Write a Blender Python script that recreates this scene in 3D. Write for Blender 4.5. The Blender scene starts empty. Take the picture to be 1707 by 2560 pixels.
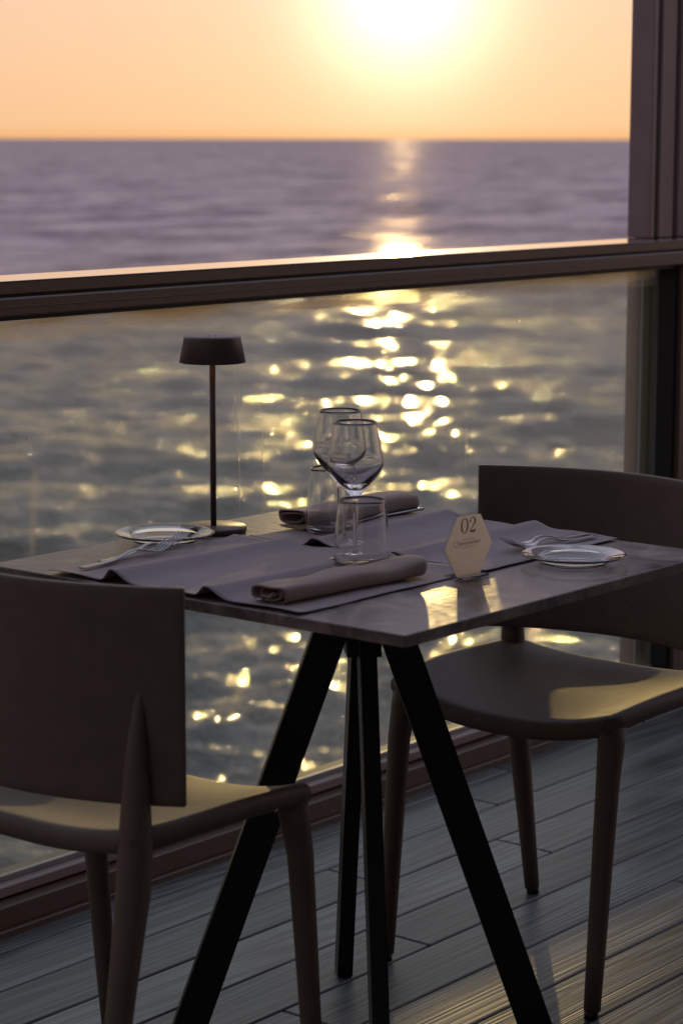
import bpy, bmesh, math, random
import numpy as np
from mathutils import Vector, Matrix, noise as mnoise
random.seed(7)
S = bpy.context.scene
COL = S.collection
R = math.radians

# ---------------------------------------------------------------- camera
PITCH, YAW, ROLL, CAMH = .159597, .684525, .001726, 1.36688
fw = Vector((math.cos(PITCH)*math.cos(YAW), math.cos(PITCH)*math.sin(YAW), -math.sin(PITCH)))
rt = Vector((math.sin(YAW), -math.cos(YAW), 0)); up = rt.cross(fw)
rt2 = rt*math.cos(ROLL)+up*math.sin(ROLL); up2 = -rt*math.sin(ROLL)+up*math.cos(ROLL)
cam = bpy.data.cameras.new('camera'); camo = bpy.data.objects.new('camera', cam); COL.objects.link(camo)
m = Matrix((rt2, up2, -fw)).transposed().to_4x4(); m.translation = (0, 0, CAMH); camo.matrix_world = m
cam.sensor_fit = 'VERTICAL'; cam.sensor_height = 36; cam.lens = 36*5793/2560
cam.clip_start = .05; cam.clip_end = 120000
cam.dof.use_dof = True; cam.dof.focus_distance = 3.75; cam.dof.aperture_fstop = 5.8
S.camera = camo

# ---------------------------------------------------------------- sky, sun, exposure
SUN_EL, SUN_AZ = R(3.6), R(37.75)          # azimuth counter-clockwise from +x
sdir = Vector((math.cos(SUN_EL)*math.cos(SUN_AZ), math.cos(SUN_EL)*math.sin(SUN_AZ), math.sin(SUN_EL)))
SKY_GAIN, NISHITA_GAIN = 9.0, .06
GLOW = ((1700, 11, (1, .90, .70)), (300, 1.5, (1, .80, .42)), (30, .5, (1, .66, .28)))
W = bpy.data.worlds.new('World'); S.world = W; W.use_nodes = True
nt = W.node_tree; nt.nodes.clear()
def N(t, nt=nt, **k):
    n = nt.nodes.new(t)
    for a, b in k.items(): setattr(n, a, b)
    return n
def L(a, b, nt=nt): nt.links.new(a, b)
sky = N('ShaderNodeTexSky', sky_type='NISHITA', sun_disc=False)
sky.sun_elevation = SUN_EL; sky.sun_rotation = R(90)-SUN_AZ
sky.air_density = 1.0; sky.dust_density = 2.0; sky.ozone_density = 3.0; sky.altitude = 0
tc = N('ShaderNodeTexCoord'); nm = N('ShaderNodeVectorMath', operation='NORMALIZE'); L(tc.outputs['Generated'], nm.inputs[0])
sepw = N('ShaderNodeSeparateXYZ'); L(nm.outputs[0], sepw.inputs[0])
el = N('ShaderNodeMath', operation='ARCSINE'); L(sepw.outputs[2], el.inputs[0])
eld = N('ShaderNodeMapRange'); eld.inputs[1].default_value = 0; eld.inputs[2].default_value = R(90); L(el.outputs[0], eld.inputs[0])
rampw = N('ShaderNodeValToRGB'); ew = rampw.color_ramp.elements
SKY = [(0, (.90, .46, .20)), (.35, (.92, .57, .32)), (3.5, (.93, .61, .43)), (8, (.84, .60, .50)), (13, (.82, .63, .73)), (20, (.76, .67, .84)), (35, (.60, .66, .84)), (90, (.43, .50, .70))]
while len(ew) < len(SKY): ew.new(.5)
for e_, (d_, c_) in zip(ew, SKY): e_.position = d_/90; e_.color = (*c_, 1)
L(eld.outputs[0], rampw.inputs[0])
dt = N('ShaderNodeVectorMath', operation='DOT_PRODUCT'); L(nm.outputs[0], dt.inputs[0]); dt.inputs[1].default_value = sdir
# the half of the sky away from the sun is dimmer
dim = N('ShaderNodeMapRange', interpolation_type='SMOOTHSTEP'); dim.inputs[1].default_value = -.4; dim.inputs[2].default_value = .75; dim.inputs[3].default_value = .30; dim.inputs[4].default_value = 1; L(dt.outputs['Value'], dim.inputs[0])
sc = N('ShaderNodeVectorMath', operation='SCALE'); L(rampw.outputs[0], sc.inputs[0]); L(dim.outputs[0], sc.inputs['Scale'])
s2 = N('ShaderNodeVectorMath', operation='SCALE'); s2.inputs['Scale'].default_value = SKY_GAIN; L(sc.outputs[0], s2.inputs[0])
ad = N('ShaderNodeVectorMath', operation='ADD'); L(s2.outputs[0], ad.inputs[0])
ns = N('ShaderNodeVectorMath', operation='SCALE'); ns.inputs['Scale'].default_value = NISHITA_GAIN; L(sky.outputs[0], ns.inputs[0]); L(ns.outputs[0], ad.inputs[1])
last = ad.outputs[0]
mx = N('ShaderNodeMath', operation='MAXIMUM'); L(dt.outputs['Value'], mx.inputs[0]); mx.inputs[1].default_value = 0
for power, amp, c in GLOW:
    pw = N('ShaderNodeMath', operation='POWER'); L(mx.outputs[0], pw.inputs[0]); pw.inputs[1].default_value = power
    sc = N('ShaderNodeVectorMath', operation='SCALE'); sc.inputs[0].default_value = [v*amp for v in c]; L(pw.outputs[0], sc.inputs['Scale'])
    ad = N('ShaderNodeVectorMath', operation='ADD'); L(last, ad.inputs[0]); L(sc.outputs[0], ad.inputs[1]); last = ad.outputs[0]
bg = N('ShaderNodeBackground'); bg.inputs[1].default_value = .1
L(last, bg.inputs[0]); wo = N('ShaderNodeOutputWorld'); L(bg.outputs[0], wo.inputs[0])

sl = bpy.data.lights.new('sun', 'SUN'); sl.energy = .65; sl.angle = R(.53); sl.color = (1, .62, .27)
so = bpy.data.objects.new('sun', sl); COL.objects.link(so); so.location = (20, 15, 8)
so.rotation_euler = sdir.to_track_quat('Z', 'Y').to_euler()
S.view_settings.view_transform = 'Standard'; S.view_settings.look = 'None'
S.view_settings.exposure = 0.0; S.view_settings.gamma = 1; S.view_settings.use_curve_mapping = False

# ---------------------------------------------------------------- materials
def mat(name, color=(.5, .5, .5), rough=.5, metal=0, spec=.5, **k):
    M = bpy.data.materials.new(name); M.use_nodes = True
    b = M.node_tree.nodes['Principled BSDF']
    b.inputs['Base Color'].default_value = (*color, 1); b.inputs['Roughness'].default_value = rough
    b.inputs['Metallic'].default_value = metal; b.inputs['Specular IOR Level'].default_value = spec
    for a, v in k.items(): b.inputs[a.replace('_', ' ')].default_value = v
    return M
def nodes(M):
    t = M.node_tree; return t, t.nodes['Principled BSDF'], (lambda ty, **k: N(ty, t, **k)), (lambda a, b: t.links.new(a, b))
def noise_mat(name, c1, c2, scale, rough=(.4, .6), bump=.1, bscale=None, detail=6, stretch=(1, 1, 1), dist=.002, metal=0, **k):
    M = mat(name, c1, rough[0], metal, **k); t, b, n, l = nodes(M)
    co = n('ShaderNodeTexCoord'); mp = n('ShaderNodeMapping'); mp.inputs['Scale'].default_value = stretch
    l(co.outputs['Object'], mp.inputs[0])
    nz = n('ShaderNodeTexNoise'); nz.inputs['Scale'].default_value = scale; nz.inputs['Detail'].default_value = detail
    l(mp.outputs[0], nz.inputs[0])
    cr = n('ShaderNodeValToRGB'); cr.color_ramp.elements[0].color = (*c1, 1); cr.color_ramp.elements[1].color = (*c2, 1)
    cr.color_ramp.elements[0].position = .35; cr.color_ramp.elements[1].position = .65
    l(nz.outputs[0], cr.inputs[0]); l(cr.outputs[0], b.inputs['Base Color'])
    mr = n('ShaderNodeMapRange'); mr.inputs[3].default_value = rough[0]; mr.inputs[4].default_value = rough[1]
    l(nz.outputs[0], mr.inputs[0]); l(mr.outputs[0], b.inputs['Roughness'])
    n2 = n('ShaderNodeTexNoise'); n2.inputs['Scale'].default_value = bscale or scale*4; n2.inputs['Detail'].default_value = 4
    l(mp.outputs[0], n2.inputs[0])
    bp = n('ShaderNodeBump'); bp.inputs['Strength'].default_value = bump; bp.inputs['Distance'].default_value = dist
    l(n2.outputs[0], bp.inputs['Height']); l(bp.outputs[0], b.inputs['Normal'])
    return M

M_frame = noise_mat('bronze_powder_coat', (.150, .092, .062), (.168, .104, .070), 60, (.32, .42), .12, 900, metal=.0)
M_cap = noise_mat('bronze_handrail_gloss', (.13, .095, .08), (.15, .11, .092), 60, (.25, .30), 0.0, 900)
M_cap.node_tree.nodes['Principled BSDF'].inputs['Coat Weight'].default_value = 1; M_cap.node_tree.nodes['Principled BSDF'].inputs['Coat Roughness'].default_value = .06
M_outer = noise_mat('glare_lifted_bronze_coat', (.34, .235, .235), (.38, .27, .265), 14, (.30, .5), .1, 600)  # bronze made paler: lens veil over the post is worked into the colour
M_gasket = mat('black_rubber', (.008, .008, .008), .5)
M_alu = noise_mat('aluminium_bead', (.30, .29, .28), (.36, .35, .33), 30, (.3, .5), .1, 400)
M_blue = noise_mat('sky_reflection_coat', (.62, .66, .74), (.70, .74, .80), 30, (.25, .4), .1, 400)  # bluish sky reflection on the lower fins put into a pale colour
M_chair = noise_mat('taupe_polypropylene', (.116, .078, .057), (.136, .092, .068), 34, (.52, .62), .30, 1100, dist=.001)
M_steel = mat('black_powder_coated_steel', (.012, .010, .010), .42, 0, .4)
M_cut = noise_mat('polished_stainless_steel', (.30, .29, .31), (.36, .35, .36), 20, (.14, .22), .02, 300, metal=1)
M_lamp = noise_mat('dark_bronze_lamp_paint', (.085, .052, .042), (.092, .057, .046), 80, (.4, .5), .1, 900)
M_ceil = mat('ceiling_paint', (.08, .07, .06), .8)
M_wall = mat('wall_paint', (.07, .06, .05), .8)
M_white = mat('milky_rim', (.75, .74, .72), .2)
M_card = noise_mat('cream_print_card', (.74, .68, .58), (.78, .71, .61), 40, (.35, .45), .03, 500)
t, b, n, l = nodes(M_card)      # thin card: daylight comes through it
tlc = n('ShaderNodeBsdfTranslucent'); tlc.inputs[0].default_value = (.97, .88, .80, 1); mc = n('ShaderNodeMixShader'); mc.inputs[0].default_value = .8
l(b.outputs[0], mc.inputs[1]); l(tlc.outputs[0], mc.inputs[2]); l(mc.outputs[0], t.nodes['Material Output'].inputs[0])
M_ink = mat('brown_ink', (.055, .035, .022), .5)
M_ink2 = mat('faded_brown_ink', (.20, .14, .09), .5)
M_touch = mat('touch_dot', (.5, .45, .45), .3)

def cloth_mat(name, c1, c2):
    M = noise_mat(name, c1, c2, 9, (.85, .95), .35, 700, stretch=(1, 1, 1), dist=.0006)
    t, b, n, l = nodes(M)
    b.inputs['Sheen Weight'].default_value = .35; b.inputs['Sheen Roughness'].default_value = .5
    b.inputs['Sheen Tint'].default_value = (1, .9, .8, 1)
    return M
M_mat = cloth_mat('mauve_grey_linen', (.27, .21, .235), (.305, .24, .265))
M_nap = cloth_mat('taupe_linen', (.31, .225, .195), (.35, .255, .22))

# stone look table top
M_top = mat('stone_look_laminate', (.2, .16, .14), .3); t, b, n, l = nodes(M_top)
co = n('ShaderNodeTexCoord')
n1 = n('ShaderNodeTexNoise'); n1.inputs['Scale'].default_value = 8; n1.inputs['Detail'].default_value = 9; n1.inputs['Distortion'].default_value = 1.2; n1.inputs['Roughness'].default_value = .65
l(co.outputs['Object'], n1.inputs[0])
cr = n('ShaderNodeValToRGB'); e = cr.color_ramp.elements
e[0].position = .36; e[0].color = (.040, .029, .026, 1); e[1].position = .64; e[1].color = (.32, .24, .205, 1)
x_ = e.new(.5); x_.color = (.135, .10, .088, 1)
l(n1.outputs[0], cr.inputs[0]); l(cr.outputs[0], b.inputs['Base Color'])
n2 = n('ShaderNodeTexNoise'); n2.inputs['Scale'].default_value = 60; n2.inputs['Detail'].default_value = 8; l(co.outputs['Object'], n2.inputs[0])
mr = n('ShaderNodeMapRange'); mr.inputs[1].default_value = .3; mr.inputs[2].default_value = .7; mr.inputs[3].default_value = .22; mr.inputs[4].default_value = .55; l(n1.outputs[0], mr.inputs[0]); l(mr.outputs[0], b.inputs['Roughness'])
bp = n('ShaderNodeBump'); bp.inputs['Strength'].default_value = .5; bp.inputs['Distance'].default_value = .0012; l(n2.outputs[0], bp.inputs['Height']); l(bp.outputs[0], b.inputs['Normal'])

# deck boards with raised grain
M_deck = mat('weathered_wood_grain', (.2, .18, .17), .45); t, b, n, l = nodes(M_deck)
co = n('ShaderNodeTexCoord'); oi = n('ShaderNodeObjectInfo')
off = n('ShaderNodeVectorMath', operation='SCALE'); off.inputs[0].default_value = (37, 91, 53); l(oi.outputs['Random'], off.inputs['Scale'])
ad = n('ShaderNodeVectorMath', operation='ADD'); l(co.outputs['Object'], ad.inputs[0]); l(off.outputs[0], ad.inputs[1])
mp = n('ShaderNodeMapping'); mp.inputs['Scale'].default_value = (.32, 9, 5); l(ad.outputs[0], mp.inputs[0])
g1 = n('ShaderNodeTexNoise'); g1.inputs['Scale'].default_value = 1.0; g1.inputs['Detail'].default_value = 2; g1.inputs['Distortion'].default_value = .08; l(mp.outputs[0], g1.inputs[0])
rings = n('ShaderNodeMath', operation='MULTIPLY'); rings.inputs[1].default_value = 17; l(g1.outputs[0], rings.inputs[0])
sn = n('ShaderNodeMath', operation='SINE'); sx = n('ShaderNodeMath', operation='MULTIPLY'); sx.inputs[1].default_value = 6.283; l(rings.outputs[0], sx.inputs[0]); l(sx.outputs[0], sn.inputs[0])
mp2 = n('ShaderNodeMapping'); mp2.inputs['Scale'].default_value = (2.2, 230, 60); l(ad.outputs[0], mp2.inputs[0])
g2 = n('ShaderNodeTexNoise'); g2.inputs['Scale'].default_value = 1; g2.inputs['Detail'].default_value = 5; l(mp2.outputs[0], g2.inputs[0])
g3 = n('ShaderNodeTexNoise'); g3.inputs['Scale'].default_value = 4.0; g3.inputs['Detail'].default_value = 6; l(ad.outputs[0], g3.inputs[0])
h1 = n('ShaderNodeMath', operation='MULTIPLY_ADD'); h1.inputs[1].default_value = .22; l(sn.outputs[0], h1.inputs[0]); l(g2.outputs[0], h1.inputs[2])
cr = n('ShaderNodeValToRGB'); e = cr.color_ramp.elements
e[0].position = .15; e[0].color = (.075, .080, .082, 1); e[1].position = .9; e[1].color = (.27, .285, .29, 1)
l(h1.outputs[0], cr.inputs[0])
mu = n('ShaderNodeMix', data_type='RGBA', blend_type='MULTIPLY'); mu.inputs[0].default_value = .75
cr2 = n('ShaderNodeValToRGB'); cr2.color_ramp.elements[0].color = (.45, .43, .42, 1); cr2.color_ramp.elements[0].position = .3; cr2.color_ramp.elements[1].color = (1.1, 1.1, 1.1, 1); cr2.color_ramp.elements[1].position = .7
l(g3.outputs[0], cr2.inputs[0]); l(cr.outputs[0], mu.inputs[6]); l(cr2.outputs[0], mu.inputs[7])
mr0 = n('ShaderNodeMapRange'); mr0.inputs[3].default_value = .62; mr0.inputs[4].default_value = 1.15; l(oi.outputs['Random'], mr0.inputs[0])
sc0 = n('ShaderNodeVectorMath', operation='SCALE'); l(mu.outputs[2], sc0.inputs[0]); l(mr0.outputs[0], sc0.inputs['Scale'])
l(sc0.outputs[0], b.inputs['Base Color'])
mr = n('ShaderNodeMapRange'); mr.inputs[3].default_value = .30; mr.inputs[4].default_value = .52; l(g3.outputs[0], mr.inputs[0]); l(mr.outputs[0], b.inputs['Roughness'])
bp = n('ShaderNodeBump'); bp.inputs['Strength'].default_value = .7; bp.inputs['Distance'].default_value = .0006; l(h1.outputs[0], bp.inputs['Height']); l(bp.outputs[0], b.inputs['Normal'])

# clear glass
M_glass = mat('clear_glass', (1, 1, 1), 0.0, 0, .5); t, b, n, l = nodes(M_glass)
b.inputs['Transmission Weight'].default_value = 1; b.inputs['IOR'].default_value = 1.5

M_acryl = bpy.data.materials.new('clear_acrylic'); M_acryl.use_nodes = True
t = M_acryl.node_tree; t.nodes.clear(); n = lambda ty, **k: N(ty, t, **k); l = lambda a, b: t.links.new(a, b)
tr = n('ShaderNodeBsdfTransparent'); tr.inputs[0].default_value = (.95, .95, .94, 1); gl = n('ShaderNodeBsdfGlossy'); gl.inputs['Roughness'].default_value = .03
lw = n('ShaderNodeLayerWeight'); lw.inputs[0].default_value = .5; f5 = n('ShaderNodeMath', operation='POWER'); f5.inputs[1].default_value = 4; l(lw.outputs['Facing'], f5.inputs[0])
fr = n('ShaderNodeMath', operation='MULTIPLY_ADD'); fr.inputs[1].default_value = .9; fr.inputs[2].default_value = .05; l(f5.outputs[0], fr.inputs[0])
mg = n('ShaderNodeMixShader'); l(fr.outputs[0], mg.inputs[0]); l(tr.outputs[0], mg.inputs[1]); l(gl.outputs[0], mg.inputs[2]); ou = n('ShaderNodeOutputMaterial'); l(mg.outputs[0], ou.inputs[0])
# dirty balustrade pane: clear sheet + salt film, runs, specks
M_pane = bpy.data.materials.new('salt_stained_glass'); M_pane.use_nodes = True
t = M_pane.node_tree; t.nodes.clear(); n = lambda ty, **k: N(ty, t, **k); l = lambda a, b: t.links.new(a, b)
co = n('ShaderNodeTexCoord')
tr = n('ShaderNodeBsdfTransparent'); tr.inputs[0].default_value = (.875, .93, .865, 1)
gl = n('ShaderNodeBsdfGlossy'); gl.inputs['Roughness'].default_value = .02
lw = n('ShaderNodeLayerWeight'); lw.inputs[0].default_value = .5      # Facing: 1 - |cos|
f5 = n('ShaderNodeMath', operation='POWER'); f5.inputs[1].default_value = 5; l(lw.outputs['Facing'], f5.inputs[0])
fr = n('ShaderNodeMath', operation='MULTIPLY_ADD'); fr.inputs[1].default_value = .96; fr.inputs[2].default_value = .04; l(f5.outputs[0], fr.inputs[0])
mg = n('ShaderNodeMixShader'); l(fr.outputs[0], mg.inputs[0]); l(tr.outputs[0], mg.inputs[1]); l(gl.outputs[0], mg.inputs[2])
tl = n('ShaderNodeBsdfTranslucent'); tl.inputs[0].default_value = (.98, .85, .58, 1)
df = n('ShaderNodeBsdfDiffuse'); df.inputs[0].default_value = (.6, .56, .46, 1)
md = n('ShaderNodeMixShader'); md.inputs[0].default_value = .25; l(tl.outputs[0], md.inputs[1]); l(df.outputs[0], md.inputs[2])
def dirt(scale, stretch, lo, hi, amp, detail=6):
    mp = n('ShaderNodeMapping'); mp.inputs['Scale'].default_value = stretch; l(co.outputs['Object'], mp.inputs[0])
    nz = n('ShaderNodeTexNoise'); nz.inputs['Scale'].default_value = scale; nz.inputs['Detail'].default_value = detail; l(mp.outputs[0], nz.inputs[0])
    mr = n('ShaderNodeMapRange'); mr.inputs[1].default_value = lo; mr.inputs[2].default_value = hi; mr.inputs[4].default_value = amp; l(nz.outputs[0], mr.inputs[0])
    return mr.outputs[0]
parts = [dirt(1.6, (1, 1, 1), .3, .7, .035), dirt(260, (1, 1, 1), .60, .72, .10), dirt(1, (70, 1, 1.2), .62, .74, .05), dirt(1, (14, 1, 2), .68, .72, .22, 2)]
sep = n('ShaderNodeSeparateXYZ'); l(co.outputs['Object'], sep.inputs[0])
def band(z0, z1, amp):       # crust where the sheet enters its frame
    mr = n('ShaderNodeMapRange'); mr.inputs[1].default_value = z0; mr.inputs[2].default_value = z1; mr.inputs[4].default_value = amp; l(sep.outputs[2], mr.inputs[0])
    nz = dirt(9, (.5, 1, 6), .25, .75, 1.0)
    mm = n('ShaderNodeMath', operation='MULTIPLY'); l(mr.outputs[0], mm.inputs[0]); l(nz, mm.inputs[1]); return mm.outputs[0]
parts.append(band(1.018, 1.050, .95)); parts.append(band(.12, .085, .10))
acc = parts[0]
for p_ in parts[1:]:
    a = n('ShaderNodeMath', operation='ADD'); l(acc, a.inputs[0]); l(p_, a.inputs[1]); acc = a.outputs[0]
base_ = n('ShaderNodeMath', operation='ADD', use_clamp=True); base_.inputs[1].default_value = .02; l(acc, base_.inputs[0])
mf = n('ShaderNodeMixShader'); l(base_.outputs[0], mf.inputs[0]); l(mg.outputs[0], mf.inputs[1]); l(md.outputs[0], mf.inputs[2])
ou = n('ShaderNodeOutputMaterial'); l(mf.outputs[0], ou.inputs[0])
M_stain = bpy.data.materials.new('dried_salt'); M_stain.use_nodes = True
t = M_stain.node_tree; t.nodes.clear(); n = lambda ty, **k: N(ty, t, **k); l = lambda a, b: t.links.new(a, b)
tl = n('ShaderNodeBsdfTranslucent'); tl.inputs[0].default_value = (.8, .72, .6, 1)
tr = n('ShaderNodeBsdfTransparent'); mx_ = n('ShaderNodeMixShader'); mx_.inputs[0].default_value = .45
l(tr.outputs[0], mx_.inputs[1]); l(tl.outputs[0], mx_.inputs[2]); ou = n('ShaderNodeOutputMaterial'); l(mx_.outputs[0], ou.inputs[0])

# sea
M_sea = mat('sea_water', (.050, .062, .085), .07, 0, .5); t, b, n, l = nodes(M_sea)
b.inputs['IOR'].default_value = 1.42
co = n('ShaderNodeTexCoord')
mp = n('ShaderNodeMapping'); mp.inputs['Rotation'].default_value = (0, 0, -R(38)); mp.inputs['Scale'].default_value = (1, .55, 1); l(co.outputs['Object'], mp.inputs[0])
w1 = n('ShaderNodeTexNoise'); w1.inputs['Scale'].default_value = 7.0; w1.inputs['Detail'].default_value = 5; w1.inputs['Roughness'].default_value = .6; l(mp.outputs[0], w1.inputs[0])
w2 = n('ShaderNodeTexNoise'); w2.inputs['Scale'].default_value = .5; w2.inputs['Detail'].default_value = 6; w2.inputs['Roughness'].default_value = .7; l(mp.outputs[0], w2.inputs[0])
bp1 = n('ShaderNodeBump'); bp1.inputs['Strength'].default_value = 1; bp1.inputs['Distance'].default_value = .06; l(w1.outputs[0], bp1.inputs['Height'])
bp2 = n('ShaderNodeBump'); bp2.inputs['Strength'].default_value = 1; bp2.inputs['Distance'].default_value = .9; l(w2.outputs[0], bp2.inputs['Height']); l(bp1.outputs[0], bp2.inputs['Normal'])
l(bp2.outputs[0], b.inputs['Normal'])
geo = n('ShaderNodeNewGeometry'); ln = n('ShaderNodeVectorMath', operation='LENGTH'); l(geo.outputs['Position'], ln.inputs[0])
mr = n('ShaderNodeMapRange', interpolation_type='SMOOTHSTEP'); mr.inputs[1].default_value = 60; mr.inputs[2].default_value = 260; mr.inputs[3].default_value = .06; mr.inputs[4].default_value = .46   # ripples too far to resolve
l(ln.outputs['Value'], mr.inputs[0])
mpw = n('ShaderNodeMapping'); mpw.inputs['Rotation'].default_value = (0, 0, -R(38)); mpw.inputs['Scale'].default_value = (1, 1.9, 1); l(co.outputs['Object'], mpw.inputs[0])
wn = n('ShaderNodeTexNoise'); wn.inputs['Scale'].default_value = .08; wn.inputs['Detail'].default_value = 9; wn.inputs['Roughness'].default_value = .72; l(mpw.outputs[0], wn.inputs[0])
wr = n('ShaderNodeMapRange'); wr.inputs[1].default_value = .36; wr.inputs[2].default_value = .64; wr.inputs[3].default_value = .45; wr.inputs[4].default_value = 1.35; l(wn.outputs[0], wr.inputs[0])   # wind patches
wm = n('ShaderNodeMath', operation='MULTIPLY'); l(mr.outputs[0], wm.inputs[0]); l(wr.outputs[0], wm.inputs[1]); l(wm.outputs[0], b.inputs['Roughness'])
wc = n('ShaderNodeMix', data_type='RGBA'); l(wn.outputs[0], wc.inputs[0]); wc.inputs[6].default_value = (.060, .080, .105, 1); wc.inputs[7].default_value = (.14, .155, .17, 1)
l(wc.outputs[2], b.inputs['Base Color'])
# distant water: streaky mauve diffuse colour stands in for reflected sky and damps glitter
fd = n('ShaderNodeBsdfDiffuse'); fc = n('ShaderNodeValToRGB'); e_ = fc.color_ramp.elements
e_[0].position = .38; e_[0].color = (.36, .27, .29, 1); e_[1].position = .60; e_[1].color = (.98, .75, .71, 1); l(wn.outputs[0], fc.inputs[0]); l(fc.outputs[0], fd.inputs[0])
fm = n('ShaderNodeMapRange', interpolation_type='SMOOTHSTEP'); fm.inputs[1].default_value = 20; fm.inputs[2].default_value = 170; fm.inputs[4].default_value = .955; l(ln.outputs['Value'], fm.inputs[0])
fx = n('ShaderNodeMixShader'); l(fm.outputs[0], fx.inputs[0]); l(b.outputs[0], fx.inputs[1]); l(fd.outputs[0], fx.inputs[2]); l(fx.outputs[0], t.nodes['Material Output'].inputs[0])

# ---------------------------------------------------------------- helpers
def link(name, me, m, parent=None, smooth=False):
    o = bpy.data.objects.new(name, me); COL.objects.link(o)
    if m is not None and not me.materials: me.materials.append(m)
    if parent is not None: o.parent = parent
    if smooth:
        for p in me.polygons: p.use_smooth = True
    return o
def from_bm(name, bm, m, parent=None, smooth=False):
    me = bpy.data.meshes.new(name); bmesh.ops.recalc_face_normals(bm, faces=bm.faces); bm.to_mesh(me); bm.free()
    return link(name, me, m, parent, smooth)
def boxes(name, bs, m, parent=None, bevel=.0015):
    bm = bmesh.new()
    for x0, x1, y0, y1, z0, z1 in bs:
        r = bmesh.ops.create_cube(bm, size=1)
        for v in r['verts']: v.co = ((x0+x1)/2+v.co.x*(x1-x0), (y0+y1)/2+v.co.y*(y1-y0), (z0+z1)/2+v.co.z*(z1-z0))
    if bevel: bmesh.ops.bevel(bm, geom=list(bm.edges), offset=bevel, segments=1, affect='EDGES')
    return from_bm(name, bm, m, parent)
def tag(o, label=None, cat=None, group=None, kind=None):
    for k, v in (('label', label), ('category', cat), ('group', group), ('kind', kind)):
        if v: o[k] = v
    return o
def empty(name, loc=(0, 0, 0), rz=0):
    o = bpy.data.objects.new(name, None); COL.objects.link(o); o.location = loc; o.rotation_euler = (0, 0, rz); o.empty_display_size = .05
    return o
def lathe(name, prof, m, parent=None, seg=64, loc=(0, 0, 0), closed=True):
    """prof: (r, z) list; closed profile when the first and last r are 0"""
    bm = bmesh.new(); rings = []
    for r, z in prof:
        if r < 1e-6: rings.append([bm.verts.new((loc[0], loc[1], loc[2]+z))])
        else: rings.append([bm.verts.new((loc[0]+r*math.cos(a), loc[1]+r*math.sin(a), loc[2]+z)) for a in [2*math.pi*i/seg for i in range(seg)]])
    for A, B in zip(rings, rings[1:]):
        for i in range(seg):
            j = (i+1) % seg
            if len(A) == 1 and len(B) == 1: continue
            if len(A) == 1: bm.faces.new((A[0], B[i], B[j]))
            elif len(B) == 1: bm.faces.new((A[i], B[0], A[j]))
            else: bm.faces.new((A[i], B[i], B[j], A[j]))
    return from_bm(name, bm, m, parent, True)
def smooth_prof(pts, sub=4):
    """Catmull-Rom through points; a repeated point keeps a corner"""
    out = []
    for i in range(len(pts)-1):
        p0, p1, p2, p3 = pts[max(i-1, 0)], pts[i], pts[i+1], pts[min(i+2, len(pts)-1)]
        if p1 == p2: continue
        for k in range(sub):
            t_ = k/sub
            out.append(tuple(max(.5*(2*b_+(-a_+c_)*t_+(2*a_-5*b_+4*c_-d_)*t_*t_+(-a_+3*b_-3*c_+d_)*t_**3), 0) if q == 0 else .5*(2*b_+(-a_+c_)*t_+(2*a_-5*b_+4*c_-d_)*t_*t_+(-a_+3*b_-3*c_+d_)*t_**3)
                       for q, (a_, b_, c_, d_) in enumerate(zip(p0, p1, p2, p3))))
    out.append(pts[-1]); return out
def tube(bm, pts, radii, seg=14, flat=1.0, cap=True):
    rings = []; n_ = len(pts)
    for i, (p, r) in enumerate(zip(pts, radii)):
        p = Vector(p); d = (Vector(pts[min(i+1, n_-1)])-Vector(pts[max(i-1, 0)])).normalized()
        a = d.orthogonal().normalized() if abs(d.z) < .9 else d.cross(Vector((0, 1, 0))).normalized(); b_ = d.cross(a)
        rings.append([bm.verts.new(p+a*r*math.cos(2*math.pi*k/seg)+b_*r*flat*math.sin(2*math.pi*k/seg)) for k in range(seg)])
    for A, B in zip(rings, rings[1:]):
        for i in range(seg): bm.faces.new((A[i], A[(i+1) % seg], B[(i+1) % seg], B[i]))
    if cap: bm.faces.new(rings[0]); bm.faces.new(rings[-1])
def grid_mesh(name, P, m, parent=None, solid=0, smooth=True):
    ny, nx = len(P), len(P[0]); me = bpy.data.meshes.new(name)
    me.from_pydata([tuple(v) for r in P for v in r], [], [(j*nx+i, j*nx+i+1, (j+1)*nx+i+1, (j+1)*nx+i) for j in range(ny-1) for i in range(nx-1)])
    o = link(name, me, m, parent, smooth)
    if solid:
        s = o.modifiers.new('s', 'SOLIDIFY'); s.thickness = solid; s.offset = 1
    return o

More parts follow.
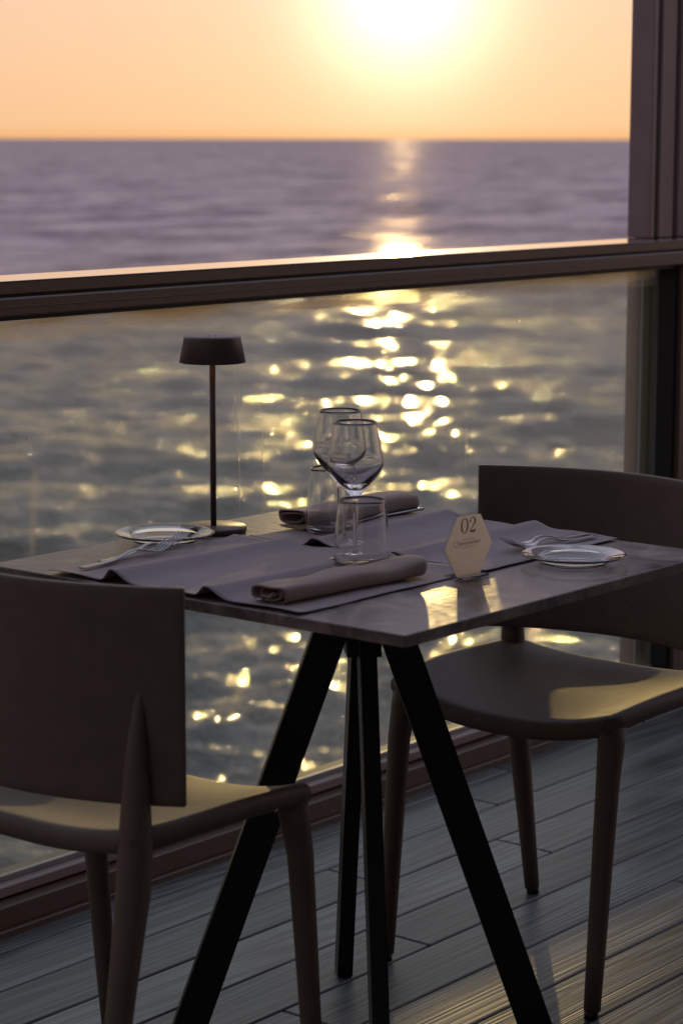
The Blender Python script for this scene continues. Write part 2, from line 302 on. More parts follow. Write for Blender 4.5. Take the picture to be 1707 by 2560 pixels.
# ---------------------------------------------------------------- sea
SEA_Z = -5.6
rng = np.random.default_rng(5)
main = R(218)        # waves run towards the shore
waves = []
for lam, hrms, k_, sp in ((16, .06, 6, .3), (7, .050, 8, .35), (3.4, .042, 14, .4), (1.8, .032, 20, .45), (1.0, .0215, 26, .55), (.58, .0130, 30, .7), (.33, .0070, 28, .85)):
    for _ in range(k_):
        wl = lam*math.exp(rng.normal(0, .22)); th = main+rng.normal(0, sp); a = hrms*math.sqrt(2/k_)*rng.uniform(.6, 1.3)
        waves.append((2*math.pi/wl, math.cos(th), math.sin(th), a, rng.uniform(0, 6.283), wl))
def build_sea():
    th = np.concatenate([np.radians(np.arange(12, 64, .08))])
    ratio = 1.0042; r = 11*ratio**np.arange(0, 1400)
    RR, TT = np.meshgrid(r, th, indexing='ij'); X = RR*np.cos(TT); Y = RR*np.sin(TT); Z = np.zeros_like(X); DX = np.zeros_like(X); DY = np.zeros_like(X)
    cell = RR*(ratio-1)
    for k_, cx, sy, a, ph, wl in waves:
        fade = np.clip((wl/cell-2.5)/3, 0, 1)
        if wl < 4: rows = (fade.max(axis=1) > 0)
        else: rows = np.ones(len(r), bool)
        q = k_*(cx*X[rows]+sy*Y[rows])+ph; af = a*fade[rows]
        Z[rows] += af*np.cos(q); DX[rows] -= .8*af*cx*np.sin(q); DY[rows] -= .8*af*sy*np.sin(q)
    V = np.stack([X+DX, Y+DY, Z+SEA_Z], -1).reshape(-1, 3)
    nr, na = X.shape; I = np.arange(nr*na).reshape(nr, na)
    F = np.stack([I[:-1, :-1], I[1:, :-1], I[1:, 1:], I[:-1, 1:]], -1).reshape(-1, 4)
    me = bpy.data.meshes.new('sea'); me.vertices.add(len(V)); me.vertices.foreach_set('co', V.ravel().astype(np.float32))
    me.loops.add(F.size); me.loops.foreach_set('vertex_index', F.ravel().astype(np.int32))
    me.polygons.add(len(F)); me.polygons.foreach_set('loop_start', np.arange(0, F.size, 4, dtype=np.int32)); me.polygons.foreach_set('loop_total', np.full(len(F), 4, np.int32))
    me.polygons.foreach_set('use_smooth', np.ones(len(F), bool)); me.update()
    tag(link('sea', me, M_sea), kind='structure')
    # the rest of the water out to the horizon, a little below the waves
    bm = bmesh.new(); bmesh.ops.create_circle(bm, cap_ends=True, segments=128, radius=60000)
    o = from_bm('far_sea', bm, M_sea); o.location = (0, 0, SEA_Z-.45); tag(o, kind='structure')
build_sea()

# ---------------------------------------------------------------- deck and room
FY = 2.887
floor = empty('floor'); tag(floor, kind='structure')
boxes('subfloor', [(-3, 7.5, -3, FY+.1, -.12, -.022)], mat('subfloor', (.02, .018, .016), .9), floor, 0)
PITCHW = .1347; y = 2.83+PITCHW*.0
rows = []; yj = 2.83
brk = {0: 3.82, 1: 3.26, 3: 3.05, 4: 2.66, 2: 2.02, 5: 3.62, 6: 2.35}
pm = {}
def plank(x0, x1, y0, y1):
    key = (round(x1-x0, 2), round(y1-y0, 4))
    if key not in pm:
        o = boxes('plank', [(-(x1-x0)/2, (x1-x0)/2, -(y1-y0)/2, (y1-y0)/2, -.02, 0)], M_deck, floor, .0022); pm[key] = o.data
    else: o = link('plank', pm[key], M_deck, floor)
    o.location = ((x0+x1)/2, (y0+y1)/2, random.uniform(-.0004, .0004))
GAP = .0046
r_i = -1
while yj > -2.6:
    y1 = yj+PITCHW if r_i >= 0 else FY+.02
    y0 = yj; r_i_ = r_i
    b0 = brk.get(r_i_, random.uniform(2, 3.4))
    LN = 1.6
    xs = [b0-LN*3, b0-LN*2, b0-LN, b0, b0+LN, b0+LN*2, b0+LN*3]
    if r_i_ == -1: y0 = 2.83
    for a_, c_ in zip(xs, xs[1:]):
        if a_ > -3: plank(a_+GAP/2, c_-GAP/2, y0+GAP/2, y1-GAP/2)
    if r_i_ == -1: r_i = 0; yj = 2.83-PITCHW; continue
    r_i += 1; yj -= PITCHW

ceiling = boxes('ceiling', [(-3, 7.5, -3, .4, 2.75, 2.9)], M_ceil, None, 0); tag(ceiling, kind='structure')
wb = boxes('wall', [(-3, 7.5, -3.15, -3.0, -.1, 2.75)], M_wall, None, 0); tag(wb, 'dark back wall of the dining room', 'wall', kind='structure')

# ---------------------------------------------------------------- balustrade
bal = empty('glass_balustrade', (2.6, FY, 0)); tag(bal, 'bronze framed glass balustrade with salt stained pane facing the sea', 'balustrade')
def bpart(name, b, m, bev=.0015):
    o = boxes(name, [b], m, None, bev); o.parent = bal; o.matrix_parent_inverse = Matrix.Translation(-bal.location); return o
X0, X1 = -2.6, 4.815
YG = 2.955
hr = bpart('handrail', (X0, 5.3, FY+.007, 3.028, 1.1085, 1.1290), M_frame, .0012)
bpart('handrail_cap', (X0, 5.3, FY+.0065, 3.0285, 1.1292, 1.1310), M_cap, .0006)
bpart('handrail_groove', (X0, 5.3, FY+.017, 3.02, 1.1035, 1.1085), M_gasket, 0)
bpart('upper_frame', (X0, 4.850, FY-.001, 3.010, 1.0715, 1.1035), M_frame, .003)
bpart('frame_line', (X0, 4.850, FY-.0024, FY+.001, 1.0868, 1.0880), M_frame, .0003)
bpart('gasket', (X0, X1, FY+.016, 3.0, 1.0635, 1.0715), M_gasket, 0)
bpart('base_board', (X0, 4.84, FY-.010, FY+.06, -.01, .0125), M_frame, .0015)
bpart('base_rail', (X0, 4.84, FY, FY+.05, .0125, .052), M_frame, .002)
bpart('base_channel', (X0, 4.84, FY+.012, 3.06, -.03, .049), M_gasket, 0)
bpart('sill_step', (X0, X1, FY+.050, YG-.008, .049, .0565), M_outer, .0015)
bpart('glazing_bar', (X0, X1, FY+.028, YG-.005, .0565, .076), M_outer, .002)
bpart('glazing_bead', (X0, X1, YG-.016, YG-.0045, .076, .086), M_alu, .001)
bpart('outer_sill', (X0, X1, YG+.0045, 3.00, .020, .046), M_alu, .002)
bpart('stile', (4.828, 4.851, FY+.001, 2.95, .0525, 1.0710), M_frame, .0015)
bpart('stile', (4.8545, 4.92, FY+.003, 2.95, .0525, 1.1030), M_frame, .0015)
bpart('gasket', (4.812, 4.8275, FY+.014, 2.945, .0525, 1.0630), M_gasket, 0)
pane = bpart('pane', (X0+.002, 4.811, YG-.004, YG+.004, .079, 1.0630), M_pane, 0)
# dried runs and droppings on the sheet (flat deposits of real thickness)
def run(x, z0, z1, w, wob=.002, blob=1.6):
    bm = bmesh.new(); n_ = 14; Lf = []; Rt = []
    ph = random.uniform(0, 6)
    for i in range(n_+1):
        f = i/n_; z = z0+(z1-z0)*f; ww = w*(.5+.5*f)*(blob if f > .93 else 1)*(0.2 if i in (0, n_) else 1)
        cx = x+wob*math.sin(ph+f*5)+wob*.4*math.sin(f*17)
        Lf.append(bm.verts.new((cx-ww, YG-.0046, z))); Rt.append(bm.verts.new((cx+ww, YG-.0046, z)))
    for i in range(n_): bm.faces.new((Lf[i], Rt[i], Rt[i+1], Lf[i+1]))
    o = from_bm('salt_run', bm, M_stain); o.parent = bal; o.matrix_parent_inverse = Matrix.Translation(-bal.location)
    s = o.modifiers.new('s', 'SOLIDIFY'); s.thickness = .0003
def speck(x, z, w, h, ang=0):
    bm = bmesh.new(); k_ = 9
    vs = []
    for i in range(k_):
        a = 2*math.pi*i/k_; r_ = random.uniform(.6, 1.15); u, v = w*r_*math.cos(a), h*r_*math.sin(a)
        vs.append(bm.verts.new((x+u*math.cos(ang)-v*math.sin(ang), YG-.0047, z+u*math.sin(ang)+v*math.cos(ang))))
    bm.faces.new(vs); o = from_bm('salt_spot', bm, M_stain); o.parent = bal; o.matrix_parent_inverse = Matrix.Translation(-bal.location)
    s = o.modifiers.new('s', 'SOLIDIFY'); s.thickness = .0003
def at(px, py, axis=1, val=YG-.0045):      # display pixel (1568 wide) -> point on a plane of the place
    k_ = 1707/1568; d = fw+rt2*((px*k_-853.5)/5793)-up2*((py*k_-1280)/5793); o_ = Vector((0, 0, CAMH)); t_ = (val-o_[axis])/d[axis]; return o_+t_*d
for px, y0_, y1_, w in ((537, 770, 985, .0007), (547, 780, 1170, .0009), (553, 800, 960, .0006), (603, 950, 1160, .0006), (607, 1130, 1175, .0008), (1046, 1690, 1790, .0006), (1068, 1490, 1600, .0006), (1418, 800, 880, .0007), (905, 860, 920, .0006), (1070, 980, 1080, .0005), (70, 1000, 1035, .0012), (512, 905, 945, .0014)):
    a, c = at(px, y0_), at(px+4, y1_); run(a.x, a.z, c.z, w)
for px, py, w, h, an in ((268, 812, .003, .003, 0), (268, 800, .002, .002, 0), (98, 995, .003, .005, .3), (112, 998, .002, .006, -.4), (40, 1022, .0015, .006, .2), (72, 1022, .002, .007, -.6), (272, 970, .002, .004, .4), (498, 940, .002, .008, .7), (478, 912, .001, .006, .3), (1420, 862, .0018, .006, .1), (1484, 912, .0012, .005, .1), (1493, 915, .0012, .006, .2), (1462, 1048, .003, .001, -.4), (1446, 745, .0015, .003, 0), (605, 775, .0025, .0015, 0), (430, 905, .002, .002, 0), (392, 1040, .001, .004, 0), (1400, 985, .0012, .002, .5), (250, 1330, .0012, .004, .2), (180, 1240, .001, .005, -.2), (545, 1150, .001, .002, 0)):
    a = at(px, py); speck(a.x, a.z, w, h, an)

# stacked sliding window stiles on the right and the wall behind them
win = empty('sliding_window_frame', (4.9, 3.0, 0)); tag(win, 'stack of bronze sliding window stiles at the right end of the handrail', 'window frame')
def wpart(name, bs, m, bev=.0015):
    o = boxes(name, bs, m, None, bev); o.parent = win; o.matrix_parent_inverse = Matrix.Translation(-win.location); return o
wpart('outer_jamb', [(4.832, 4.853, 2.986, 3.050, 1.1315, 2.74)], M_outer, .002)
wpart('groove', [(4.853, 4.869, 2.998, 3.05, 1.1315, 2.74)], M_gasket, 0)
wpart('stile', [(4.869, 4.934, 2.984, 3.05, 1.1315, 2.74)], M_outer, .002)
wpart('groove', [(4.934, 4.950, 2.995, 3.05, 1.1315, 2.74)], M_gasket, 0)
wpart('stile', [(4.950, 5.060, 2.980, 3.05, 1.1315, 2.74)], M_outer, .002)
wpart('lower_jamb', [(4.852, 4.884, 3.020, 3.060, .05, 1.108)], M_outer, .002)
wpart('lower_fin', [(4.8525, 4.8835, 3.014, 3.0195, .05, 1.108)], M_blue, .001)
wpart('lower_groove', [(4.8845, 4.922, 3.03, 3.07, .05, 1.108)], M_gasket, 0)
wpart('lower_fin', [(4.9225, 4.955, 3.012, 3.07, .05, 1.108)], M_blue, .001)
side = boxes('wall_panel', [(5.062, 7.5, 2.93, 3.1, -.1, 2.745), (4.956, 5.062, 3.03, 3.1, -.1, 1.10), (4.921, 7.5, FY+.003, 2.928, -.05, 1.10)], M_frame, None, 0)
tag(side, 'dark bronze wall panel to the right of the window stiles', 'wall')

# ---------------------------------------------------------------- chairs
def make_chair():
    root = empty('chair')
    # seat shell
    def h(x, y):
        z = .470 + .025*min(abs(y)/.22, 1.05)**2.6
        z -= .004*math.exp(-((x+.04)/.09)**2-(y/.13)**2)
        z += .010*max(0, (-x-.085)/.095)**1.4*(1-.5*(min(abs(y), .22)/.22)**2)
        z -= .017*max(0, (x-.02)/.17)**1.6*(1-.45*(min(abs(y), .22)/.21)**2)
        return z
    bm = bmesh.new(); seg = 96; k_ = .11
    ringdef = [(s, 0) for s in (.12, .24, .36, .48, .6, .7, .79, .87, .92)]+[(.955, -.0012), (.98, -.0045), (.995, -.010), (1.0, -.016), (.998, -.023), (.985, -.029), (.96, -.032), (.90, -.032), (.80, -.028), (.5, -.025), (.2, -.025)]
    def pt(s, th):
        c, sn_ = math.cos(th), math.sin(th); mxx = max(abs(c), abs(sn_)); a, b_ = c/mxx*s, sn_/mxx*s
        return a*math.sqrt(1-k_*b_*b_*1.05)*.188+.008, b_*math.sqrt(1-k_*a*a*1.05)*.234
    c0 = bm.verts.new((.008, 0, h(.008, 0))); rings_ = []
    for s, dz in ringdef:
        ring = []
        for i in range(seg):
            x, y_ = pt(s, 2*math.pi*i/seg); ring.append(bm.verts.new((x, y_, h(x, y_)+dz)))
        rings_.append(ring)
    c1 = bm.verts.new((.008, 0, h(.008, 0)-.025))
    for i in range(seg):
        j = (i+1) % seg
        bm.faces.new((c0, rings_[0][i], rings_[0][j])); bm.faces.new((c1, rings_[-1][j], rings_[-1][i]))
        for A, B in zip(rings_, rings_[1:]): bm.faces.new((A[i], B[i], B[j], A[j]))
    seat = from_bm('seat', bm, M_chair, root, True)
    # curved back panel
    def bx(y_, z): return -.182+.082*(abs(y_)/.25)**2.0
    P = []; nz_, ny_ = 20, 40
    for j in range(nz_+1):
        row = []
        for i in range(ny_+1):
            y_ = -.25+.5*i/ny_; e_ = abs(y_)/.25
            z = .519+(.806-.519)*j/nz_
            row.append((bx(y_, z), y_, z))
        P.append(row)
    back = grid_mesh('backrest', P, M_chair, root, 0)
    s = back.modifiers.new('s', 'SOLIDIFY'); s.thickness = .011; s.offset = 0
    bv = back.modifiers.new('b', 'BEVEL'); bv.width = .003; bv.segments = 2; bv.limit_method = 'ANGLE'
    for sy in (-1, 1):
        bm = bmesh.new()   # front leg
        tube(bm, [(.164, sy*.202, .462), (.168, sy*.204, .435), (.178, sy*.206, .38), (.190, sy*.206, .25), (.203, sy*.206, .10), (.211, sy*.206, .012)], [.023, .0215, .0190, .017, .0150, .0135], 18)
        leg = from_bm('leg', bm, M_chair, root, True)
        bm = bmesh.new(); tube(bm, [(.213, sy*.206, .0125), (.213, sy*.206, .0)], [.0115, .0115], 14); from_bm('foot', bm, M_gasket, leg, True)
        bm = bmesh.new()   # rear leg carried up behind the panel as a tapering post
        tube(bm, [(-.235, sy*.216, .012), (-.208, sy*.213, .15), (-.178, sy*.210, .30), (-.156, sy*.208, .41), (-.149, sy*.206, .47), (-.146, sy*.205, .53), (-.142, sy*.203, .58), (-.137, sy*.201, .62), (-.131, sy*.199, .655), (-.127, sy*.198, .685)],
             [.0140, .0165, .0200, .0235, .0235, .0195, .016, .012, .008, .004], 18, .95)
        leg = from_bm('leg', bm, M_chair, root, True)
        bm = bmesh.new(); tube(bm, [(-.2365, sy*.216, .0125), (-.238, sy*.216, 0)], [.0115, .0115], 14); from_bm('foot', bm, M_gasket, leg, True)
        for xx in (.105, -.055):
            x, y_ = xx, sy*.2255; bm = bmesh.new(); bmesh.ops.create_uvsphere(bm, u_segments=10, v_segments=6, radius=.0035)
            o = from_bm('stud', bm, M_cut, root, True); o.location = (x, y_*.99, h(x, y_)-.031)
    return root
def copy_tree(o, parent=None):
    c = o.copy(); COL.objects.link(c)
    if parent: c.parent = parent
    for ch in list(o.children): copy_tree(ch, c)
    return c
chA = make_chair(); chA.location = (2.206, 2.225, 0)
tag(chA, 'taupe moulded plastic chair at the left of the table, its back to the viewer', 'chair', 'chairs at the table')
chB = copy_tree(chA); chB.location = (3.157, 2.10, 0); chB.rotation_euler = (0, 0, math.pi)
tag(chB, 'taupe plastic chair at the right of the table, facing left, seat sunlit', 'chair', 'chairs at the table')

# ---------------------------------------------------------------- table
TX0, TX1, TY0, TY1, TZ = 2.280, 3.056, 1.757, 2.535, .745
CXT, CYT = 2.663, 2.132
tb = empty('dining_table', (CXT, CYT, 0)); tag(tb, 'square stone topped dining table on four splayed black steel legs', 'table')
def tpart(o): o.parent = tb; o.matrix_parent_inverse = Matrix.Translation(-tb.location); return o
tpart(boxes('tabletop', [(TX0, TX1, TY0, TY1, TZ-.0165, TZ)], M_top, None, .0012))
tpart(boxes('mounting_plate', [(CXT-.12, CXT+.12, CYT-.12, CYT+.12, TZ-.0225, TZ-.0168)], M_steel, None, .001))
bm = bmesh.new()
zt_ = TZ-.0230
r = bmesh.ops.create_cube(bm, size=1); rotm = Matrix.Rotation(R(45), 4, 'Z')
for v in r['verts']: v.co = Vector((v.co.x*.052, v.co.y*.052, 0)) + Vector((0, 0, zt_-.120*(.5-v.co.z)))
bmesh.ops.transform(bm, matrix=Matrix.Translation((CXT, CYT, 0)) @ rotm, verts=bm.verts)
tpart(from_bm('hub', bm, M_steel))
for q in range(4):
    ang = R(45+90*q); rd = Vector((math.cos(ang), math.sin(ang), 0)); tn = Vector((-rd.y, rd.x, 0)); ht = .0125
    d0, d1, wd = .014, .272, .052       # inner edge offset at the top / at the floor, radial width
    bm = bmesh.new(); vs = []
    for z, a in ((zt_, d0-.022), (0, d1-.026)):
        for rr in (a, a+wd+.002):
            for tt in (-ht, ht): vs.append(bm.verts.new(Vector((CXT, CYT, z))+rd*rr+tn*tt))
    bmesh.ops.convex_hull(bm, input=bm.verts); bmesh.ops.dissolve_limit(bm, angle_limit=.01, verts=bm.verts, edges=bm.edges)
    bmesh.ops.bevel(bm, geom=list(bm.edges), offset=.002, segments=2, affect='EDGES')
    tpart(from_bm('leg', bm, M_steel))

# ---------------------------------------------------------------- place mats
def sstep(a, b_, x):
    t_ = min(max((x-a)/(b_-a), 0), 1); return t_*t_*(3-2*t_)
def bump(y, yc, hgt, wfar, wnear):    # steep on the far side, long fall on the near side
    d = y-yc
    return hgt*math.exp(-(d/(wfar if d > 0 else wnear))**2)
def place_mat(name, x0, x1, y0, y1, folds, label, seed, lift):
    P = []; nx, ny = 50, 150
    for j in range(ny+1):
        row = []
        for i in range(nx+1):
            u = i/nx; y_ = y0+(y1-y0)*j/ny; x = x0+(x1-x0)*u
            z = 0
            for yc, hg, sl_, gr in folds:
                z += bump(y_, yc+sl_*(u-.5), hg*(1+gr*(u-.5)), .011, .026)
            z += .0014*mnoise.noise(Vector((x*9+seed, y_*9, seed)))*1.0+.0006*mnoise.noise(Vector((x*30, y_*40, seed)))
            z += .0035*max(0, (abs(u-.5)-.42)/.08)**2*(0.5+0.5*math.sin(y_*31+seed))
            row.append((x+.0015*mnoise.noise(Vector((y_*12, seed, 0))), y_+.0015*mnoise.noise(Vector((x*12, seed, 5))), TZ+lift+.0022+max(z, -.001)))
        P.append(row)
    cx, cy = (x0+x1)/2, (y0+y1)/2
    P = [[(a-cx, b_-cy, c-TZ) for a, b_, c in r_] for r_ in P]
    o = grid_mesh(name, P, M_mat, None, .0011); o.location = (cx, cy, TZ); tag(o, label, 'place mat', 'place mats'); return o
place_mat('place_mat', 2.288, 2.689, 1.940, 2.413, [(2.298, .013, .02, -.7), (2.108, .012, 0, -.6)], 'mauve grey cloth place mat in front of the left chair', 3.1, 0)
place_mat('place_mat', 2.693, 3.052, 1.932, 2.385, [(2.262, .012, .01, .2), (2.095, .011, -.01, .3)], 'mauve grey cloth place mat in front of the right chair', 8.7, .0)

# ---------------------------------------------------------------- napkins (flattened roll of cloth)
def napkin(loc, rz, L_, w, hgt, turns, label, seed):
    # cross-section: flattened spiral in (y, z)
    pts = []; n_ = int(26*turns)
    for i in range(n_+1):
        f = i/n_; a = math.pi*.9+2*math.pi*turns*f; k_ = .30+.70*f
        sy = abs(math.cos(a))**.50*math.copysign(1, math.cos(a)); sz = abs(math.sin(a))**.62*math.copysign(1, math.sin(a))
        pts.append((sy*w/2*(k_*.9+.1), sz*hgt/2*k_))
    zmin = min(p[1] for p in pts)
    P = []; nx = 44
    for i in range(nx+1):
        u = i/nx; x = (u-.5)*L_
        row = []
        for q, (a, c) in enumerate(pts):
            f = q/n_
            nzv = mnoise.noise(Vector((x*14, a*30+seed, c*40)))
            sag = 1-.10*(1-abs(2*u-1))*.0
            row.append((x+.007*math.sin(f*11+seed)*(1 if u > .5 else -1)*abs(2*u-1)**5, a*(1+.09*nzv)*(1-.06*math.sin(u*5+seed))+.002*math.sin(x*22+seed), (c-zmin)*(1+.16*nzv)*(1-.10*math.sin(u*7+seed*2)**2)+.0012))
        P.append(row)
    o = grid_mesh('napkin', P, M_nap, None, .0016); o.modifiers['s'].offset = 0
    o.location = loc; o.rotation_euler = (0, 0, rz); tag(o, label, 'napkin', 'rolled napkins'); return o
napkin((2.455, 2.004, TZ+.0045), R(-4.5), .290, .070, .028, 2.6, 'rolled taupe napkin nearest the viewer, a knife end poking out of its left side', 1.3)
napkin((2.925, 2.372, TZ+.0045), R(-2), .27, .074, .033, 2.4, 'rolled taupe napkin behind the wine glasses at the far side of the table', 5.1)

# ---------------------------------------------------------------- cutlery
def fork(loc, rz, label, seed=0, pitch=0, roll=0):
    Lh = .205
    def zc(x):   # side profile; x from 0 at the handle end to Lh at the tips
        return .0018+.010*math.exp(-((x-.118)/.035)**2)+.016*max(0, (x-.158)/(Lh-.158))**1.6
    bm = bmesh.new()
    def strip(xs, hw, yc=0, th=.0011):
        prev = None
        for x in xs:
            w_ = hw(x); z = zc(x); c = yc(x) if callable(yc) else yc
            ring = [bm.verts.new((x, c-w_, z)), bm.verts.new((x, c-w_*.6, z+th)), bm.verts.new((x, c+w_*.6, z+th)), bm.verts.new((x, c+w_, z)), bm.verts.new((x, c, z-th))]
            if prev:
                for i in range(5): bm.faces.new((prev[i], prev[(i+1) % 5], ring[(i+1) % 5], ring[i]))
            else: bm.faces.new(ring)
            prev = ring
        bm.faces.new(prev)
    def hw(x):
        if x < .12: return .0036+(.0072-.0036)*(1-x/.12)**.8*(1 if x > .004 else .7)
        if x < .135: return .0030
        return .0030+.0095*sstep(.135, .158, x)
    strip([Lh*.0+i*.16/36 for i in range(37)], hw, 0, .0014)
    for q in range(4):
        yc = (q-1.5)*.0066
        strip([.157+i*(Lh-.157)/10 for i in range(11)], lambda x: .0021*(1 if x < .195 else max(.25, (Lh-x)/.01)), yc, .0009)
    o = from_bm('fork', bm, M_cut, None, True); o.location = loc; o.rotation_euler = (roll, pitch, rz); tag(o, label, 'fork', 'forks'); return o
fork((2.318, 2.378, TZ+.0060), R(3.5), 'steel fork nearer the viewer beside the left glass plate')
fork((2.372, 2.392, TZ+.0060), R(6.5), 'steel fork lying against the rim of the left glass plate')
fork((3.045, 1.983, TZ+.0055), R(180-4), 'steel fork farther from the viewer behind the right glass plate')
fork((3.030, 1.960, TZ+.0055), R(180-6), 'steel fork just behind the rim of the right glass plate')
def knife(loc, rz, label):
    bm = bmesh.new(); prev = None
    for i in range(31):
        x = .22*i/30
        if x < .10: hy, hz = .0058-.002*(x/.1), .0030-.001*(x/.1)
        elif x < .115: hy, hz = .0038, .0019
        else:
            f = (x-.115)/.105; hy, hz = .0045+.0045*math.sin(min(f, .9)*math.pi*.6), .0009
            if f > .85: hy *= 1-(f-.85)/.15*.8
        if i == 0: hy *= .7; hz *= .6
        ring = [bm.verts.new((x, hy*math.cos(a), hz*math.sin(a))) for a in [2*math.pi*k/8 for k in range(8)]]
        if prev:
            for k in range(8): bm.faces.new((prev[k], prev[(k+1) % 8], ring[(k+1) % 8], ring[k]))
        else: bm.faces.new(ring)
        prev = ring
    bm.faces.new(prev); o = from_bm('knife', bm, M_cut, None, True); o.location = loc; o.rotation_euler = (0, 0, rz); tag(o, label, 'knife', 'knives'); return o
knife((2.300, 2.022, TZ+.0090), R(-4.5), 'steel knife tucked into the near rolled napkin, only its handle end showing')
knife((3.075, 2.333, TZ+.0075), R(178), 'steel knife lying along the near side of the far napkin')

# ---------------------------------------------------------------- glassware
def wine(loc, label):
    outer = [(0, 0), (.034, 0), (.0385, .0008), (.0388, .0016), (.034, .0026), (.018, .0052), (.0075, .0100), (.0044, .018), (.0037, .035), (.0036, .065), (.0039, .086), (.0060, .0955), (.0125, .1030), (.024, .1150), (.0352, .1290), (.0408, .1400), (.0416, .1470), (.0398, .162), (.0358, .184), (.0312, .2070)]
    inner = [(.0301, .2072), (.0345, .184), (.0384, .162), (.0400, .1470), (.0388, .1405), (.0325, .1310), (.0205, .1195), (.0095, .1115), (.003, .1095), (0, .1092)]
    o = lathe('wine_glass', smooth_prof(outer, 4)+smooth_prof(inner, 4), M_glass, None, 72); o.location = loc; tag(o, label, 'wine glass', 'wine glasses'); return o
wine((2.643, 2.131, TZ+.0036), 'empty wine glass nearer the viewer, its stem behind the near tumbler')
wine((2.743, 2.242, TZ+.0036), 'empty wine glass standing farther back, partly behind the nearer wine glass')
def tumbler(loc, label):
    outer = [(0, 0), (.030, 0), (.0365, .0015), (.0402, .0065), (.0408, .014), (.0400, .040), (.0375, .075), (.0335, .1040)]
    inner = [(.0321, .1042), (.0361, .075), (.0386, .040), (.0392, .020), (.0370, .0125), (.030, .0095), (.015, .0088), (0, .0086)]
    o = lathe('tumbler', smooth_prof(outer, 4)+smooth_prof(inner, 4), M_glass, None, 72); o.location = loc; tag(o, label, 'tumbler', 'water tumblers'); return o
tumbler((2.583, 2.070, TZ+.0036), 'empty water tumbler nearer the viewer, in front of the wine glass stems')
tumbler((2.809, 2.313, TZ+.0036), 'empty water tumbler farther back, in front of the far rolled napkin')
def plate(loc, label, rx=0, ry=0):
    outer = [(0, 0), (.040, 0), (.046, .0006), (.050, .0030), (.056, .0080), (.068, .0115), (.0762, .0135), (.0775, .0150)]
    inner = [(.0762, .0165), (.068, .0150), (.056, .0120), (.050, .0075), (.045, .0045), (.040, .0038), (0, .0038)]
    o = lathe('bread_plate', smooth_prof(outer, 3)+smooth_prof(inner, 3), M_glass, None, 80); o.location = loc; tag(o, label, 'plate', 'glass bread plates'); return o
plate((2.582, 2.462, TZ+.0015), 'clear glass bread plate at the left, beside the lamp base')
plate((2.832, 1.868, TZ+.0015), 'clear glass bread plate at the right near edge of the table')

# ---------------------------------------------------------------- table lamp
lp = empty('table_lamp', (2.711, 2.477, TZ)); tag(lp, 'slim dark bronze table lamp with round base and drum shade', 'lamp')
lathe('base', [(0, 0), (.0515, 0), (.053, .0015), (.053, .0080), (.0515, .0095), (.006, .0100), (0, .0100)], M_lamp, lp, 72)
lathe('stem', [(0, .0095), (.0048, .0095), (.0048, .290), (0, .290)], M_lamp, lp, 24)
lathe('shade', [(.0, .314), (.0425, .314), (.0448, .3125), (.0453, .310), (.0528, .2725), (.0518, .2720), (.0443, .3075), (.0430, .3095), (0, .3100)], M_lamp, lp, 80)
ME = mat('lamp_diffuser', (.8, .6, .4), .5); t, b, n, l = nodes(ME); b.inputs['Emission Color'].default_value = (1, .45, .15, 1); b.inputs['Emission Strength'].default_value = .45
lathe('diffuser', [(0, .290), (.044, .290), (.044, .2925), (0, .2925)], ME, lp, 48)
for dx in (-.006, .006): lathe('touch_dot', [(0, .3141), (.0022, .3141), (.0020, .3149), (0, .3150)], M_touch, lp, 12, (dx*.63, -dx*.77, 0))

# ---------------------------------------------------------------- table number sign
sg = empty('table_number_sign', (2.652, 1.930, TZ+.001), R(-6)); tag(sg, 'hexagonal cream table number sign reading 02 in a clear stand', 'sign')
A_ = .0505
def hexp(bm, y0, y1, s=1, zc=0.0455):
    vs = [[], []]
    for q, y_ in enumerate((y0, y1)):
        for k in range(6):
            a = R(60*k); vs[q].append(bm.verts.new((A_*s*math.cos(a), y_, zc+A_*s*math.sin(a))))
    bm.faces.new(vs[0]); bm.faces.new(vs[1][::-1])
    for k in range(6): bm.faces.new((vs[0][k], vs[0][(k+1) % 6], vs[1][(k+1) % 6], vs[1][k]))
bm = bmesh.new(); hexp(bm, -.0010, .0000, .985); card = from_bm('card', bm, M_card, sg)
bm = bmesh.new(); hexp(bm, .0006, .0036, 1.03, .0475); from_bm('clear_back', bm, M_acryl, sg)
bm = bmesh.new()
r = bmesh.ops.create_cube(bm, size=1)
for v in r['verts']: v.co = (v.co.x*.056, v.co.y*.036+.002, .0016+v.co.z*.003)
bmesh.ops.bevel(bm, geom=list(bm.edges), offset=.0006, segments=1, affect='EDGES'); from_bm('foot', bm, M_glass, sg)
def text(body, size, x, z, m, font_scale=(1, 1), parent=None):
    cu = bpy.data.curves.new('t', 'FONT'); cu.body = body; cu.size = size; cu.align_x = 'CENTER'; cu.extrude = .0001
    o = bpy.data.objects.new('t', cu); COL.objects.link(o); dg = bpy.context.evaluated_depsgraph_get()
    me = bpy.data.meshes.new_from_object(o.evaluated_get(dg)); bpy.data.objects.remove(o)
    for v in me.vertices: v.co = (x+v.co.x*font_scale[0], -.00125-v.co.z*.5, z+v.co.y*font_scale[1])
    return me
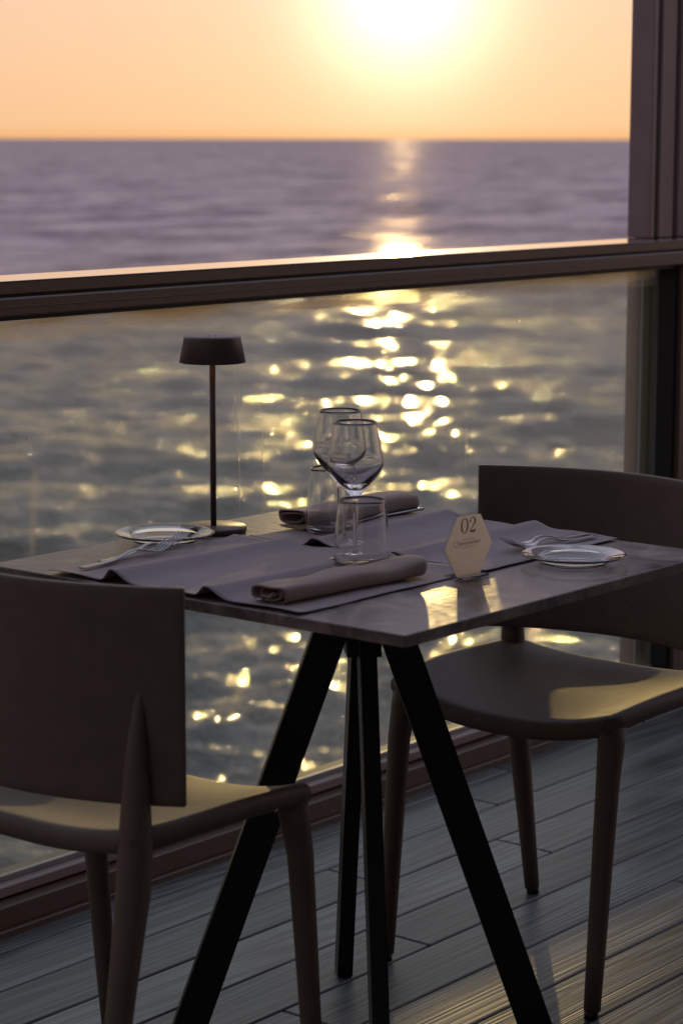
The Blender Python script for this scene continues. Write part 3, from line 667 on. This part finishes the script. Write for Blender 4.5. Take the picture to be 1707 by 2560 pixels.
# numerals with thick and thin strokes, drawn as outlines
def stroke(bm, pts, widths, y_=-.00125):
    Lr = []
    for i, (p, w_) in enumerate(zip(pts, widths)):
        a = Vector(pts[max(i-1, 0)]); c = Vector(pts[min(i+1, len(pts)-1)]); d = (c-a).normalized(); nrm = Vector((-d.y, d.x))
        Lr.append((bm.verts.new((p[0]+nrm.x*w_/2, y_, p[1]+nrm.y*w_/2)), bm.verts.new((p[0]-nrm.x*w_/2, y_, p[1]-nrm.y*w_/2))))
    for A, B in zip(Lr, Lr[1:]): bm.faces.new((A[0], A[1], B[1], B[0]))
bm = bmesh.new(); zb = .0645; hh = .0215
cx0 = -.0095
pts = [(cx0+.0064*math.sin(a), zb+hh/2+hh/2*math.cos(a)) for a in [2*math.pi*i/40 for i in range(41)]]
stroke(bm, pts, [.0009+.0021*abs(math.sin(2*math.pi*i/40))**1.5 for i in range(41)])
cx1 = .0075
P2 = [(-.0050, .0150), (-.0052, .0175), (-.0035, .0202), (0, .0214), (.0036, .0202), (.0052, .0170), (.0048, .0138), (.0025, .0100), (-.0015, .0060), (-.0050, .0022)]
P2 = smooth_prof([(a+1, c) for a, c in P2], 4); P2 = [(a-1+cx1, zb+c) for a, c in P2]
W2 = [.0026 if i < 5 else (.0010+.0020*math.exp(-((i-22)/7)**2)) for i in range(len(P2))]
stroke(bm, P2, W2); stroke(bm, [(cx1-.0052, zb+.0014), (cx1+.0054, zb+.0014)], [.0028, .0028]); stroke(bm, [(cx1+.0050, zb+.0010), (cx1+.0060, zb+.0048)], [.0022, .0009])
from_bm('numerals', bm, M_ink, card)
bm = bmesh.new()   # small script line with a rule of fine print above and below
pts = [(-.024+.048*i/120, .0495+.0024*math.sin(i*.55)*(1-.35*i/120)+.0009*math.sin(i*1.37)) for i in range(121)]
stroke(bm, pts, [.0006+.0004*abs(math.sin(i*.5)) for i in range(121)])
stroke(bm, [(-.026+.006*math.cos(a), .0500+.0042*math.sin(a)) for a in [R(40+i*14) for i in range(20)]], [.0006]*20)
for z_, x0_, x1_ in ((.0552, -.014, .014), (.0440, -.017, .013)):
    x_q = x0_
    while x_q < x1_:
        w_ = random.uniform(.0006, .0022); stroke(bm, [(x_q, z_), (x_q+w_, z_)], [.0009, .0009]); x_q += w_+.0007
from_bm('printed_script', bm, M_ink2, card)
